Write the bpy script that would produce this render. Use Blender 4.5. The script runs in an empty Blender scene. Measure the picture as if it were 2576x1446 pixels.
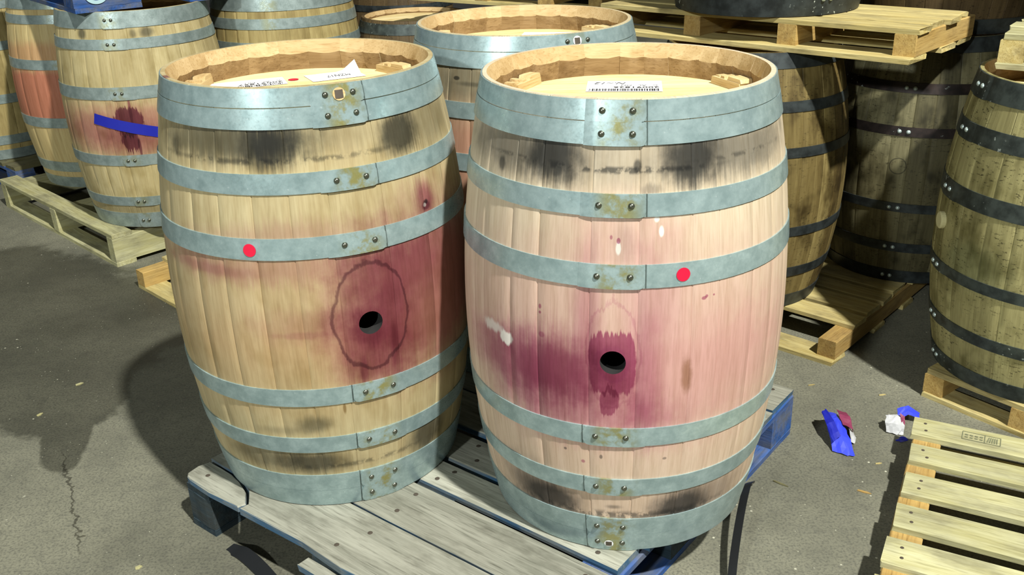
import bpy, bmesh, math, random
from mathutils import Vector, Matrix
PI = math.pi
random.seed(7)
sc = bpy.context.scene
C = sc.collection

# ------------------------------------------------------------------ camera
F_PX, PITCH, ROLL, CAM_H = 2373.0, 0.4162, -0.03055, 1.447
cam_d = bpy.data.cameras.new('camera')
cam = bpy.data.objects.new('camera', cam_d); C.objects.link(cam)
cam_d.sensor_width = 36.0; cam_d.lens = F_PX / 2576 * 36.0
cam_d.clip_start = 0.05
fw = Vector((0, math.cos(PITCH), -math.sin(PITCH)))
up = Vector((0, math.sin(PITCH), math.cos(PITCH)))
rt = Vector((1, 0, 0))
r2 = rt * math.cos(ROLL) + up * math.sin(ROLL)
u2 = up * math.cos(ROLL) - rt * math.sin(ROLL)
cam.matrix_world = Matrix(((r2.x, u2.x, -fw.x, 0), (r2.y, u2.y, -fw.y, 0), (r2.z, u2.z, -fw.z, CAM_H), (0, 0, 0, 1)))
sc.camera = cam

# ------------------------------------------------------------------ world, lamps, exposure
def srgb(r, g, b):
    f = lambda c: (c / 255 / 12.92) if c / 255 <= 0.04045 else ((c / 255 + 0.055) / 1.055) ** 2.4
    return (f(r), f(g), f(b), 1.0)
w = bpy.data.worlds.new('world'); sc.world = w; w.use_nodes = True
w.node_tree.nodes['Background'].inputs[0].default_value = (0.86, 0.97, 0.93, 1)
w.node_tree.nodes['Background'].inputs[1].default_value = 0.09

def lamp(name, loc, target, energy, size, color=(1, 1, 1)):
    d = bpy.data.lights.new(name, 'AREA'); d.shape = 'DISK'; d.size = size; d.energy = energy; d.color = color
    o = bpy.data.objects.new(name, d); C.objects.link(o)
    o.location = loc
    o.rotation_euler = (Vector(target) - Vector(loc)).to_track_quat('-Z', 'Y').to_euler()
    return o
lamp('high_bay_lamp', (3.1, -2.75, 8.8), (0.6, 2.6, 0.3), 2200, 0.32, (1.0, 1.0, 0.95))
lamp('far_bay_lamp', (-4.6, -6.6, 4.9), (0, 2.4, 0.7), 620, 0.42, (0.93, 1.0, 1.0))

vs = sc.view_settings
vs.view_transform = 'Standard'; vs.look = 'None'; vs.gamma = 1.0; vs.use_curve_mapping = False
vs.exposure = -0.10

# ------------------------------------------------------------------ node helper
class G:
    def __init__(s, name, rough=0.7, metal=0.0, spec=0.3):
        s.mat = bpy.data.materials.new(name); s.mat.use_nodes = True
        s.t = s.mat.node_tree; s.n = s.t.nodes; s.l = s.t.links
        s.b = s.n['Principled BSDF']
        s.b.inputs['Roughness'].default_value = rough
        s.b.inputs['Metallic'].default_value = metal
        s.b.inputs['Specular IOR Level'].default_value = spec
    def put(s, sock, v):
        if v is None: return
        if isinstance(v, bpy.types.NodeSocket): s.l.new(v, sock)
        else:
            try: sock.default_value = v
            except Exception: sock.default_value = v[:3]
    def m(s, op, a, b=None, c=None):
        n = s.n.new('ShaderNodeMath'); n.operation = op
        for i, v in enumerate((a, b, c)): s.put(n.inputs[i], v)
        return n.outputs[0]
    def add(s, a, b): return s.m('ADD', a, b)
    def sub(s, a, b): return s.m('SUBTRACT', a, b)
    def mul(s, a, b): return s.m('MULTIPLY', a, b)
    def coord(s):
        n = s.n.new('ShaderNodeTexCoord'); return n.outputs['Object']
    def xyz(s, v):
        n = s.n.new('ShaderNodeSeparateXYZ'); s.l.new(v, n.inputs[0]); return n.outputs[0], n.outputs[1], n.outputs[2]
    def comb(s, x, y, z):
        n = s.n.new('ShaderNodeCombineXYZ')
        for i, v in enumerate((x, y, z)): s.put(n.inputs[i], v)
        return n.outputs[0]
    def rand(s):
        return s.n.new('ShaderNodeObjectInfo').outputs['Random']
    def noise(s, v, scale, detail=3, rough=0.55, dist=0.0):
        n = s.n.new('ShaderNodeTexNoise'); s.put(n.inputs['Vector'], v)
        n.inputs['Scale'].default_value = scale; n.inputs['Detail'].default_value = detail
        n.inputs['Roughness'].default_value = rough; n.inputs['Distortion'].default_value = dist
        return n.outputs['Fac']
    def voro(s, v, scale):
        n = s.n.new('ShaderNodeTexVoronoi'); s.put(n.inputs['Vector'], v); n.inputs['Scale'].default_value = scale
        return n.outputs['Distance'], n.outputs['Color']
    def step(s, x, a, b, lo=0.0, hi=1.0):
        n = s.n.new('ShaderNodeMapRange'); n.interpolation_type = 'SMOOTHSTEP'
        s.put(n.inputs['Value'], x)
        n.inputs['From Min'].default_value = a; n.inputs['From Max'].default_value = b
        n.inputs['To Min'].default_value = lo; n.inputs['To Max'].default_value = hi
        return n.outputs['Result']
    def mix(s, f, a, b, mode='MIX'):
        n = s.n.new('ShaderNodeMix'); n.data_type = 'RGBA'; n.blend_type = mode
        s.put(n.inputs[0], f); s.put(n.inputs[6], a); s.put(n.inputs[7], b)
        return n.outputs[2]
    def bump(s, h, strength, dist=0.002):
        n = s.n.new('ShaderNodeBump'); n.inputs['Strength'].default_value = strength; n.inputs['Distance'].default_value = dist
        s.put(n.inputs['Height'], h); s.l.new(n.outputs[0], s.b.inputs['Normal'])
    def col(s, c): s.put(s.b.inputs['Base Color'], c)

def plain(name, c, rough=0.6, metal=0.0, spec=0.4):
    g = G(name, rough, metal, spec)
    o = g.coord()
    g.col(g.mix(g.mul(g.noise(o, 60, 3), 0.35), c, tuple(x * 0.55 for x in c[:3]) + (1,)))
    return g.mat

# ------------------------------------------------------------------ materials
def barrel_wood(name, c1, c2, grain, stains=(), speck=0.0, tone=0.25, blotch=None, pink=None, fgr=0.30):
    """Oak stave; s = arc length round the barrel, z = height; stains: (az, z, half width, half height, colour, strength, softness, irregularity, jag)"""
    g = G(name, 0.62, 0.0, 0.28)
    x, y, z = g.xyz(g.coord())
    s = g.mul(g.m('ARCTAN2', x, g.mul(y, -1.0)), 0.33)
    rnd = g.rand()
    v1 = g.comb(g.add(g.mul(s, 55.0), g.mul(rnd, 40.0)), g.mul(z, 3.0), g.mul(rnd, 9.0))
    v2 = g.comb(g.mul(s, 14.0), g.mul(z, 9.0), 1.7)
    fine = g.comb(g.mul(s, 260.0), g.mul(z, 16.0), g.mul(rnd, 5.0))
    gr = g.noise(v1, 1.0, 4, 0.6, 0.6)
    fi = g.noise(fine, 1.0, 3, 0.6)
    bl = g.noise(v2, 1.0, 3, 0.55)
    col = g.mix(g.step(gr, 0.20, 0.80), c1, c2)
    col = g.mix(g.mul(g.step(fi, 0.35, 0.80), fgr), col, grain, 'MULTIPLY')
    col = g.mix(g.mul(rnd, tone), col, grain, 'MULTIPLY')
    if blotch: col = g.mix(g.mul(g.step(bl, 0.42, 0.72), blotch[1]), col, blotch[0], 'MULTIPLY')
    if pink: col = g.mix(g.mul(g.step(z, pink[0], pink[1]), pink[3]), col, pink[2], 'MULTIPLY')
    streak = g.noise(g.comb(g.mul(s, 210.0), g.mul(z, 7.0), 3.3), 1.0, 3, 0.65)
    irr = g.noise(g.comb(g.mul(s, 26.0), g.mul(z, 20.0), 6.1), 1.0, 4, 0.6)
    irr = g.sub(irr, 0.5)
    streak = g.sub(streak, 0.5)
    patch = g.step(g.noise(g.comb(g.mul(s, 48.0), g.mul(z, 40.0), 8.8), 1.0, 3, 0.6), 0.42, 0.56)
    for sn in stains:
        (az, sz, hw, hh, c, st, soft, ir, jag) = sn[:9]; mode = sn[9] if len(sn) > 9 else ''
        dx = g.m('DIVIDE', g.sub(s, az * 0.33), hw)
        zz = g.add(z, g.mul(streak, jag)) if jag else z
        dz = g.m('DIVIDE', g.sub(zz, sz), hh)
        if mode == 'box': d = g.m('POWER', g.add(g.m('POWER', g.m('ABSOLUTE', dx), 5.0), g.m('POWER', g.m('ABSOLUTE', dz), 3.0)), 0.25)
        else: d = g.m('SQRT', g.add(g.mul(dx, dx), g.mul(dz, dz)))
        if ir: d = g.add(d, g.mul(irr, ir))
        if soft < 0:                     # outline ring
            k = g.m('ABSOLUTE', g.sub(d, 1.0))
            mask = g.step(k, 0.015, -soft, st, 0.0)
        else:
            mask = g.step(d, 1 - soft, 1 + soft, st, 0.0)
        if mode == 'patchy': mask = g.mul(mask, patch)
        col = g.mix(mask, col, c, 'MIX' if c[3] < 0.9 else 'MULTIPLY')
    if speck:
        vd = g.noise(g.comb(g.mul(s, 60.0), g.mul(z, 150.0), 2.0), 1.0, 3, 0.7)
        cl = g.noise(g.comb(g.mul(s, 9.0), g.mul(z, 12.0), 4.0), 1.0, 2)
        col = g.mix(g.mul(g.mul(g.step(vd, 0.55, 0.66), g.step(cl, 0.38, 0.58)), speck), col, (0.10, 0.09, 0.07, 1), 'MULTIPLY')
    g.col(col)
    g.bump(fi, 0.07, 0.001)
    return g.mat

def galv(name, c1=srgb(176, 196, 195), c2=srgb(138, 159, 159), rust=0.5, rough=0.29, az=None, laps=()):
    g = G(name, rough, 0.45, 0.5)
    o = g.coord()
    n1 = g.noise(o, 30, 5, 0.65); n2 = g.noise(o, 190, 3, 0.6)
    col = g.mix(g.step(n1, 0.25, 0.75), c1, c2)
    col = g.mix(g.mul(g.step(n2, 0.35, 0.75), 0.4), col, c2)
    x, y, z = g.xyz(o)
    n3 = g.noise(o, 30, 4, 0.65)
    if az is not None:
        s = g.m('ARCTAN2', x, g.mul(y, -1.0))
        band = g.step(g.m('ABSOLUTE', g.sub(s, az)), 0.03, 0.17, 1.0, 0.0)
        col = g.mix(g.mul(g.mul(band, g.step(n3, 0.42, 0.62)), rust), col, srgb(150, 140, 60))
    for (la, zlo, zhi) in laps:      # dark line drawn along the lapped end
        s = g.m('ARCTAN2', x, g.mul(y, -1.0))
        ln_ = g.step(g.m('ABSOLUTE', g.sub(s, la)), 0.0022, 0.0062, 1.0, 0.0)
        zr = g.mul(g.step(z, zlo - .002, zlo), g.step(z, zhi, zhi + .002, 1.0, 0.0))
        col = g.mix(g.mul(g.mul(ln_, zr), 0.8), col, (0.16, 0.17, 0.15, 1), 'MULTIPLY')
    v, _ = g.voro(o, 55)
    col = g.mix(g.mul(g.step(v, 0.05, 0.09, 1.0, 0.0), 0.25), col, srgb(225, 232, 230))
    g.col(col)
    g.put(g.b.inputs['Roughness'], g.step(n2, 0.2, 0.8, rough - 0.06, rough + 0.12))
    g.bump(n1, 0.06, 0.001)
    return g.mat

def pallet_wood(name, c1, c2, dark, grey=0.0, side=None):
    g = G(name, 0.75, 0.0, 0.2)
    o = g.coord(); x, y, z = g.xyz(o); r = g.rand()
    off = g.mul(r, 37.0)
    v = g.comb(g.add(g.mul(x, 4.0), off), g.add(g.mul(y, 60.0), off), g.mul(z, 60.0))
    vb = g.comb(g.add(g.mul(x, 7.0), off), g.add(g.mul(y, 16.0), off), g.mul(z, 16.0))
    vf = g.comb(g.add(g.mul(x, 14.0), off), g.add(g.mul(y, 240.0), off), g.mul(z, 240.0))
    n1 = g.noise(v, 1.0, 4, 0.6, 0.8); n2 = g.noise(vb, 1.0, 4, 0.6); n3 = g.noise(vf, 1.0, 3, 0.6)
    col = g.mix(g.step(n1, 0.3, 0.7), c1, c2)
    col = g.mix(g.mul(r, 0.35), col, dark, 'MULTIPLY')
    col = g.mix(g.step(n2, 0.52, 0.75, 0.0, 0.55), col, dark, 'MULTIPLY')
    col = g.mix(g.mul(g.step(n3, 0.5, 0.75), 0.55), col, dark, 'MULTIPLY')
    if grey: col = g.mix(g.mul(g.step(n2, 0.35, 0.65), grey), col, srgb(120, 118, 104))
    if side:     # painted edges and ends, worn
        nz = g.xyz(g.n.new('ShaderNodeNewGeometry').outputs['Normal'])[2]
        worn = g.step(n2, 0.40, 0.62)
        f = g.mul(g.step(g.m('ABSOLUTE', nz), 0.3, 0.6, 1.0, 0.0), g.sub(1.0, g.mul(worn, 0.55)))
        col = g.mix(f, col, side)
    g.col(col); g.bump(n3, 0.35, 0.002)
    return g.mat

M = {}
M['yellow'] = pallet_wood('pine_new', srgb(206, 190, 132), srgb(182, 162, 100), srgb(150, 142, 104), 0.22)
M['pale'] = pallet_wood('pine_pale', srgb(192, 188, 146), srgb(168, 162, 114), srgb(152, 148, 116), 0.35)
M['amber'] = pallet_wood('pine_amber', srgb(192, 162, 98), srgb(170, 138, 78), srgb(150, 132, 96), 0.12)
M['weather'] = pallet_wood('weathered_deck', srgb(166, 165, 150), srgb(134, 134, 120), srgb(96, 93, 80), 0.25, srgb(60, 92, 118))
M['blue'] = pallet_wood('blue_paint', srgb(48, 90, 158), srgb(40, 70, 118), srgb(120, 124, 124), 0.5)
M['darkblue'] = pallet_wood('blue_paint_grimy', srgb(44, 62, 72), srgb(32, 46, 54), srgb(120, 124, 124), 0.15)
M['darkwood'] = pallet_wood('weathered_dark', srgb(112, 108, 74), srgb(88, 82, 54), srgb(120, 116, 90), 0.2)
M['head'] = pallet_wood('head_oak', srgb(236, 218, 168), srgb(226, 204, 148), srgb(214, 194, 140), 0.0)
M['rivet'] = plain('steel_rivet', srgb(120, 122, 108), 0.3, 0.9)
M['rivet_pale'] = plain('zinc_rivet', srgb(190, 205, 200), 0.4, 0.5)
M['paper'] = plain('paper', (0.88, 0.88, 0.86, 1), 0.8)
M['ink'] = plain('ink', (0.015, 0.015, 0.02, 1), 0.7)
M['grayink'] = plain('pen_ink', (0.12, 0.12, 0.13, 1), 0.7)
M['red'] = plain('red_sticker', srgb(215, 18, 58), 0.5)
M['tape'] = plain('blue_tape', srgb(26, 34, 150), 0.45)
M['bluetape2'] = plain('blue_tape_light', srgb(52, 66, 205), 0.45)
M['winetape'] = plain('wine_soaked_tape', srgb(122, 50, 76), 0.4)
M['whitetape'] = plain('white_tape_back', srgb(178, 178, 178), 0.55)
M['strap'] = plain('black_strap', (0.012, 0.013, 0.014, 1), 0.4)
M['black'] = plain('inside_black', (0.01, 0.009, 0.008, 1), 0.9)
M['nail'] = plain('nail', (0.10, 0.08, 0.06, 1), 0.6, 0.4)
M['stampink'] = plain('stamp_ink', srgb(118, 120, 92), 0.8)
M['bung'] = plain('bung_plug', srgb(196, 188, 140), 0.7)
M['white'] = plain('white_paint', srgb(170, 200, 205), 0.6)

def darkhoop(name, speck=0.0, c1=srgb(62, 68, 68), c2=srgb(38, 42, 42)):
    g = G(name, 0.48, 0.4, 0.4); o = g.coord()
    col = g.mix(g.step(g.noise(o, 30, 4), 0.3, 0.7), c1, c2)
    if speck:
        n = g.noise(o, 95, 2, 0.5); n2 = g.noise(o, 9, 2)
        col = g.mix(g.mul(g.mul(g.step(n, 0.66, 0.70), g.step(n2, 0.5, 0.6)), speck), col, srgb(205, 215, 208))
    g.col(col); return g.mat

# ------------------------------------------------------------------ mesh helpers
def mesh_obj(name, verts, faces, mat, parent=None, smooth=None, loc=None):
    me = bpy.data.meshes.new(name)
    me.from_pydata(verts, [], faces)
    if mat: me.materials.append(mat)
    if smooth is True: me.polygons.foreach_set('use_smooth', [True] * len(me.polygons))
    elif smooth: me.polygons.foreach_set('use_smooth', [i in smooth for i in range(len(me.polygons))])
    me.update()
    o = bpy.data.objects.new(name, me); C.objects.link(o)
    if parent: o.parent = parent
    if loc: o.location = loc
    return o
def fixn(o):
    bm = bmesh.new(); bm.from_mesh(o.data); bmesh.ops.recalc_face_normals(bm, faces=bm.faces); bm.to_mesh(o.data); bm.free(); return o
def empty(name, loc, rz=0.0, label=None, cat=None, group=None):
    o = bpy.data.objects.new(name, None); C.objects.link(o); o.location = loc; o.rotation_euler = (0, 0, rz)
    o.empty_display_size = 0.1
    if label: o['label'] = label
    if cat: o['category'] = cat
    if group: o['group'] = group
    return o
def tag(o, label, cat, group=None):
    o['label'] = label; o['category'] = cat
    if group: o['group'] = group
    return o
def pol(a, r, z): return (r * math.sin(a), -r * math.cos(a), z)

def prism(name, poly, z0, z1, mat, parent=None, ch=0.0):
    """flat polygon (x, y) extruded z0..z1, optional chamfer of the top edge"""
    n = len(poly); vs_ = [(x, y, z0) for x, y in poly]
    cx = sum(p[0] for p in poly) / n; cy = sum(p[1] for p in poly) / n
    if ch:
        vs_ += [(x, y, z1 - ch) for x, y in poly]
        vs_ += [(x + (cx - x) / max(1e-6, math.hypot(cx - x, cy - y)) * ch, y + (cy - y) / max(1e-6, math.hypot(cx - x, cy - y)) * ch, z1) for x, y in poly]
    else: vs_ += [(x, y, z1) for x, y in poly]
    L = 3 if ch else 2
    fs = [tuple(range(n))[::-1], tuple(range((L - 1) * n, L * n))]
    for k in range(L - 1):
        for i in range(n):
            j = (i + 1) % n
            fs.append((k * n + i, k * n + j, (k + 1) * n + j, (k + 1) * n + i))
    return fixn(mesh_obj(name, vs_, fs, mat, parent))

nail_me = None
def nail(parent, x, y, z, r=0.0042):
    global nail_me
    if nail_me is None:
        vs_ = [(math.cos(k * PI / 4), math.sin(k * PI / 4), 0) for k in range(8)] + [(0, 0, 0.15)]
        nail_me = bpy.data.meshes.new('nail'); nail_me.from_pydata(vs_, [], [(k, (k + 1) % 8, 8) for k in range(8)])
        nail_me.materials.append(M['nail'])
    o = bpy.data.objects.new('nail', nail_me); C.objects.link(o); o.parent = parent
    o.location = (x, y, z); o.scale = (r, r, r * 0.8); return o

def board(parent, name, p, l, wd, z0, h, mat, along='x', warp=0.002, rough_end=0.0, seed=None):
    """one plank: p = min corner in the pallet frame; runs along x (or y), own origin, eased edges"""
    rng = random.Random(seed if seed is not None else hash((round(p[0], 3), round(p[1], 3), round(z0, 3), name)) & 0xffff)
    ch = min(0.0025, h * 0.2); n = 5
    vs_, fs = [], []
    bow = -abs(rng.uniform(-warp, warp)); tw = rng.uniform(-warp, warp)
    for i in range(n):
        t = i / (n - 1)
        dz = bow * 4 * t * (1 - t) * 0.5
        dy0 = rng.uniform(-1, 1) * 0.0018; dy1 = rng.uniform(-1, 1) * 0.0018
        sect = [(dy0, 0), (wd + dy1, 0), (wd + dy1, h - ch), (wd + dy1 - ch, h), (dy0 + ch, h), (dy0, h - ch)]
        for k, (yy, zz) in enumerate(sect):
            e = 0
            if rough_end and i in (0, n - 1): e = rng.uniform(-rough_end, rough_end)
            vs_.append((l * t + e, yy, zz + dz * (1 if zz > 0 else 0)))
    for i in range(n - 1):
        for k in range(6):
            j = (k + 1) % 6
            fs.append((i * 6 + k, i * 6 + j, (i + 1) * 6 + j, (i + 1) * 6 + k))
    fs.append(tuple(range(6))[::-1]); fs.append(tuple((n - 1) * 6 + k for k in range(6)))
    o = fixn(mesh_obj(name, vs_, fs, mat, parent))
    if along == 'x': o.location = (p[0], p[1], z0)
    else:
        o.rotation_euler = (0, 0, PI / 2); o.location = (p[0] + wd, p[1], z0)
    return o

# ------------------------------------------------------------------ pallets
def stringer_pallet(label, loc, ang, U, V, boards, mats, hs=0.06, ws=0.06, t=0.016, bottoms=None, stringers=None, str_ext=0.0, nails=False, name='pallet', group=None, jit=0.008):
    """boards run along local x, stringers along local y. boards / bottoms: list of (v0, v1)"""
    e = empty(name, loc, ang, label, 'pallet', group)
    rng = random.Random(int(abs(loc[0] * 1000)) + 3)
    for k, u0 in enumerate(stringers or (0.0, U / 2 - ws / 2, U - ws)):
        board(e, 'stringer', (u0, -str_ext), V + str_ext, ws, t, hs, mats[1], 'y', 0.0, 0.001)
    for (v0, v1) in boards:
        x0 = rng.uniform(-jit, jit); x1 = U + rng.uniform(-jit, jit)
        b = board(e, 'deck_board', (x0, v0), x1 - x0, v1 - v0, t + hs, t, mats[0], 'x', 0.003, 0.002)
        if nails:
            for u0 in (stringers or (0.0, U / 2 - ws / 2, U - ws)):
                for q in (0.28, 0.72):
                    nail(b, u0 + ws * 0.5 - x0 + rng.uniform(-0.008, 0.008), (v1 - v0) * q, t + 0.0006)
    for (v0, v1) in (bottoms if bottoms is not None else [(0, 0.09), (V / 2 - .045, V / 2 + .045), (V - .09, V)]):
        board(e, 'bottom_board', (rng.uniform(-.006, .006), v0), U, v1 - v0, 0, t, mats[2] if len(mats) > 2 else mats[0], 'x', 0.0, 0.002)
    return e

def block_pallet(label, loc, ang, U, V, boards, deck, body, name='pallet', cracked=False, group=None, blocks_u=None):
    """nine blocks, three stringer boards (along y), deck boards along x; 0.14 high"""
    e = empty(name, loc, ang, label, 'pallet', group)
    bu = blocks_u or ((0.0, 0.095), (U / 2 - .06, U / 2 + .06), (U - .095, U))
    for (a, b) in bu:
        for v0 in (0.0, V / 2 - .065, V - .13):
            board(e, 'block', (a, v0), b - a, 0.13, 0.018, 0.086, body, 'x', 0, 0.001)
        board(e, 'stringer_board', (a, 0.001), V - .002, b - a, 0.104, 0.018, body, 'y', 0, 0.001)
        board(e, 'bottom_board', (a, 0.0), V, b - a, 0.0, 0.018, body, 'y', 0, 0.001)
    for i, (v0, v1) in enumerate(boards):
        if cracked and i == 0:
            a = [(0.020, 0.0), (0.10, -0.004), (0.203, 0.0), (0.210, 0.018), (0.186, 0.036), (0.172, 0.047), (0.128, 0.064), (0.085, 0.073), (0.04, 0.074), (-0.004, 0.073), (-0.012, 0.045), (-0.008, 0.014), (0.004, 0.004)]
            b2 = [(0.214, -0.003), (0.42, 0.004), (0.55, -0.006), (0.7, 0.003), (0.86, -0.002), (U, 0.0), (U + .003, v1), (0.5, v1 - .002), (-0.008, v1), (-0.01, 0.083), (0.04, 0.080), (0.088, 0.079), (0.132, 0.069), (0.178, 0.052), (0.192, 0.041), (0.217, 0.020)]
            o1 = prism('deck_board', a, 0.122, 0.1375, deck, e, 0.003); o2 = prism('deck_board', b2, 0.122, 0.140, deck, e, 0.002)
            o1['label'] = 'broken-off corner of the front deck board'
            nail(o1, 0.043, 0.035, 0.1378, 0.006)
            for q in ((0.49, .04), (0.52, .11), (0.97, .05), (0.96, .12), (0.04, .12)): nail(o2, q[0], q[1], 0.1402, 0.006)
            continue
        bd = board(e, 'deck_board', (random.uniform(-.006, .006), v0), U + random.uniform(-.004, .006), v1 - v0, 0.122, 0.018, deck, 'x', 0.001, 0.002)
        for (a, b) in bu:
            for q in (0.25, 0.75): nail(bd, (a + b) / 2 + random.uniform(-.02, .02), (v1 - v0) * q, 0.0186, 0.006)
    return e

# ------------------------------------------------------------------ barrels
rivet_me = {}
def rivet(parent, a, r, z, mat, size=0.0062, name='rivet'):
    if mat.name not in rivet_me:
        vs_, fs = [], []; n = 10
        for j, (rr, hh) in enumerate(((1.0, 0.0), (0.86, 0.42), (0.5, 0.72))):
            for k in range(n): vs_.append((rr * math.cos(k * 2 * PI / n), rr * math.sin(k * 2 * PI / n), hh))
        vs_.append((0, 0, 0.82))
        for j in range(2):
            for k in range(n): fs.append((j * n + k, j * n + (k + 1) % n, (j + 1) * n + (k + 1) % n, (j + 1) * n + k))
        for k in range(n): fs.append((2 * n + k, 2 * n + (k + 1) % n, 3 * n))
        me = bpy.data.meshes.new('rivet'); me.from_pydata(vs_, [], fs); me.materials.append(mat)
        me.polygons.foreach_set('use_smooth', [True] * len(fs)); rivet_me[mat.name] = me
    o = bpy.data.objects.new(name, rivet_me[mat.name]); C.objects.link(o); o.parent = parent
    o.location = pol(a, r, z); o.scale = (size,) * 3
    o.rotation_euler = Vector(pol(a, 1, 0)).to_track_quat('Z', 'Y').to_euler()
    return o

class Barrel:
    def __init__(s, name, label, loc, H, Rt, Rb, wood, hoopmat, hoops, inner=None, joints=None, head_ang=0.0, head_z=None,
                 rivmat=None, seed=1, cat='barrel', group=None, bung=None, headmat=None, low=False, rim_in=0.009, rivsize=0.0062):
        s.H, s.Rt, s.Rb = H, Rt - .003, Rb - .003
        s.e = empty(name, loc, 0, label, cat, group)
        s.rng = random.Random(seed)
        s.hoopmat = hoopmat; s.rivmat = rivmat or M['rivet']; s.rivsize = rivsize
        # stave joints round the barrel
        js = sorted(joints) if joints else [s.rng.uniform(-.1, .1)]
        a = js[-1]; end = js[0] + 2 * PI
        while a < end - 0.30:
            a += s.rng.uniform(0.17, 0.30); 
            if end - a < 0.12: break
            js.append(a)
        if end - js[-1] > 0.34: js.append((js[-1] + end) / 2)
        s.js = js
        for i, a0 in enumerate(js):
            a1 = js[i + 1] if i + 1 < len(js) else end
            s.stave(a0, a1, wood, low, bung, rim_in)
        s.hz = H - 0.066 if head_z is None else head_z
        s.head(s.hz, headmat or M['head'], head_ang, True)
        s.head(0.05, headmat or M['head'], head_ang, False)
        s.hoop = []
        for h in hoops: s.hoop.append(s.make_hoop(**h))
    def r(s, z):
        q = z / s.H
        return s.Rt + (s.Rb - s.Rt) * (1 - (2 * q - 1) ** 2)
    def stave(s, a0, a1, mat, low, bung, rim_in):
        H = s.H; nz = 10 if low else 22; am = (a0 + a1) / 2; hw = (a1 - a0) / 2
        dr = s.rng.uniform(-.0006, .0006)
        eps = 0.0025 / 0.33
        outs = [(-hw, -0.0014), (-hw + eps, 0), (-hw * .5, 0), (0, 0.0), (hw * .5, 0), (hw - eps, 0), (hw, -0.0014)]
        vs_, fs, sm = [], [], set()
        zs = [H * i / nz for i in range(nz + 1)]
        for z in zs:
            R = s.r(z) + dr
            for (d, k) in outs: vs_.append(pol(am + d, R + k, z))
        no = len(outs)
        for i in range(nz):
            for k in range(no - 1):
                sm.add(len(fs)); fs.append((i * no + k, i * no + k + 1, (i + 1) * no + k + 1, (i + 1) * no + k))
        # inside: flat face, cut by the conical chime bevel at the top
        base = len(vs_); ins = [-hw, -hw * .66, -hw * .33, 0, hw * .33, hw * .66, hw]; ni = len(ins)
        T = 0.027
        slope = 0.37
        rc = s.Rt - rim_in
        cols = []
        for d in ins:
            fl = lambda z: (s.r(z) - T) / math.cos(d) * math.cos(hw * 0.5)
            zb = H - 0.034
            for _ in range(30):
                zb = H - (rc - fl(zb)) / slope
            zb = min(H - 0.004, max(H - .06, zb)) + s.jig(d, hw)
            lv = [H, zb, H - 0.064, H * .8, H * .5, H * .2, 0.0]
            cols.append(lv)
            for i, z in enumerate(lv):
                rr = rc if i == 0 else (fl(z) if i < 6 else s.Rt - 0.012)
                vs_.append(pol(am + d, rr, z))
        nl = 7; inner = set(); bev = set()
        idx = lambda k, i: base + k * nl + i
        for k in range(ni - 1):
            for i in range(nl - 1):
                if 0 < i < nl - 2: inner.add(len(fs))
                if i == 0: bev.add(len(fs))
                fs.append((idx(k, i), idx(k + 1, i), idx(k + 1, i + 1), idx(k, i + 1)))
        top = [nz * no + k for k in range(no)]; bot = list(range(no))
        fs.append(tuple(top + [idx(k, 0) for k in range(ni - 1, -1, -1)]))
        fs.append(tuple(bot + [idx(k, nl - 1) for k in range(ni - 1, -1, -1)]))
        for kk, ki in ((0, 0), (no - 1, ni - 1)):
            fs.append(tuple([i * no + kk for i in range(nz + 1)] + [idx(ki, i) for i in range(nl)]))
        o = mesh_obj('stave', vs_, fs, mat, s.e, smooth=sm)
        o.data.materials.append(M['inner_oak']); o.data.materials.append(M['bevel'])
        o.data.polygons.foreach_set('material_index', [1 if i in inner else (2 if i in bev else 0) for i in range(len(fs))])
        fixn(o)
        if bung and a0 <= bung[0] <= a1:
            cyl = []
            n = 28
            ax = Vector(pol(bung[0], 1, 0)); cc = Vector(pol(bung[0], s.r(bung[1]), bung[1])); tz = Vector((0, 0, 1)); tx = ax.cross(tz)
            for q in (-0.06, 0.04):
                for k in range(n):
                    rr = bung[2] * (1.0 if q > 0 else 0.9)
                    cyl.append(tuple(cc + ax * q + tx * (rr * math.cos(2 * PI * k / n)) + tz * (rr * math.sin(2 * PI * k / n))))
            cf = [tuple(range(n))[::-1], tuple(range(n, 2 * n))] + [(k, (k + 1) % n, n + (k + 1) % n, n + k) for k in range(n)]
            cut = fixn(mesh_obj('cutter', cyl, cf, M['char'] if 'char' in M else M['black']))
            cut.location = s.e.location
            o.data.materials.append(M['char'])
            cut.data.materials.clear(); cut.data.materials.append(M['char'])
            md = o.modifiers.new('b', 'BOOLEAN'); md.object = cut; md.operation = 'DIFFERENCE'; md.solver = 'EXACT'
            try: md.material_mode = 'TRANSFER'
            except Exception: pass
            bpy.context.view_layer.update()
            me = bpy.data.meshes.new_from_object(o.evaluated_get(bpy.context.evaluated_depsgraph_get()))
            o.modifiers.clear(); o.data = me
            bpy.data.objects.remove(cut)
            o['label'] = 'stave with the round bung hole'
    def jig(s, d, hw): return s.rng.uniform(-.0008, .0008)
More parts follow.
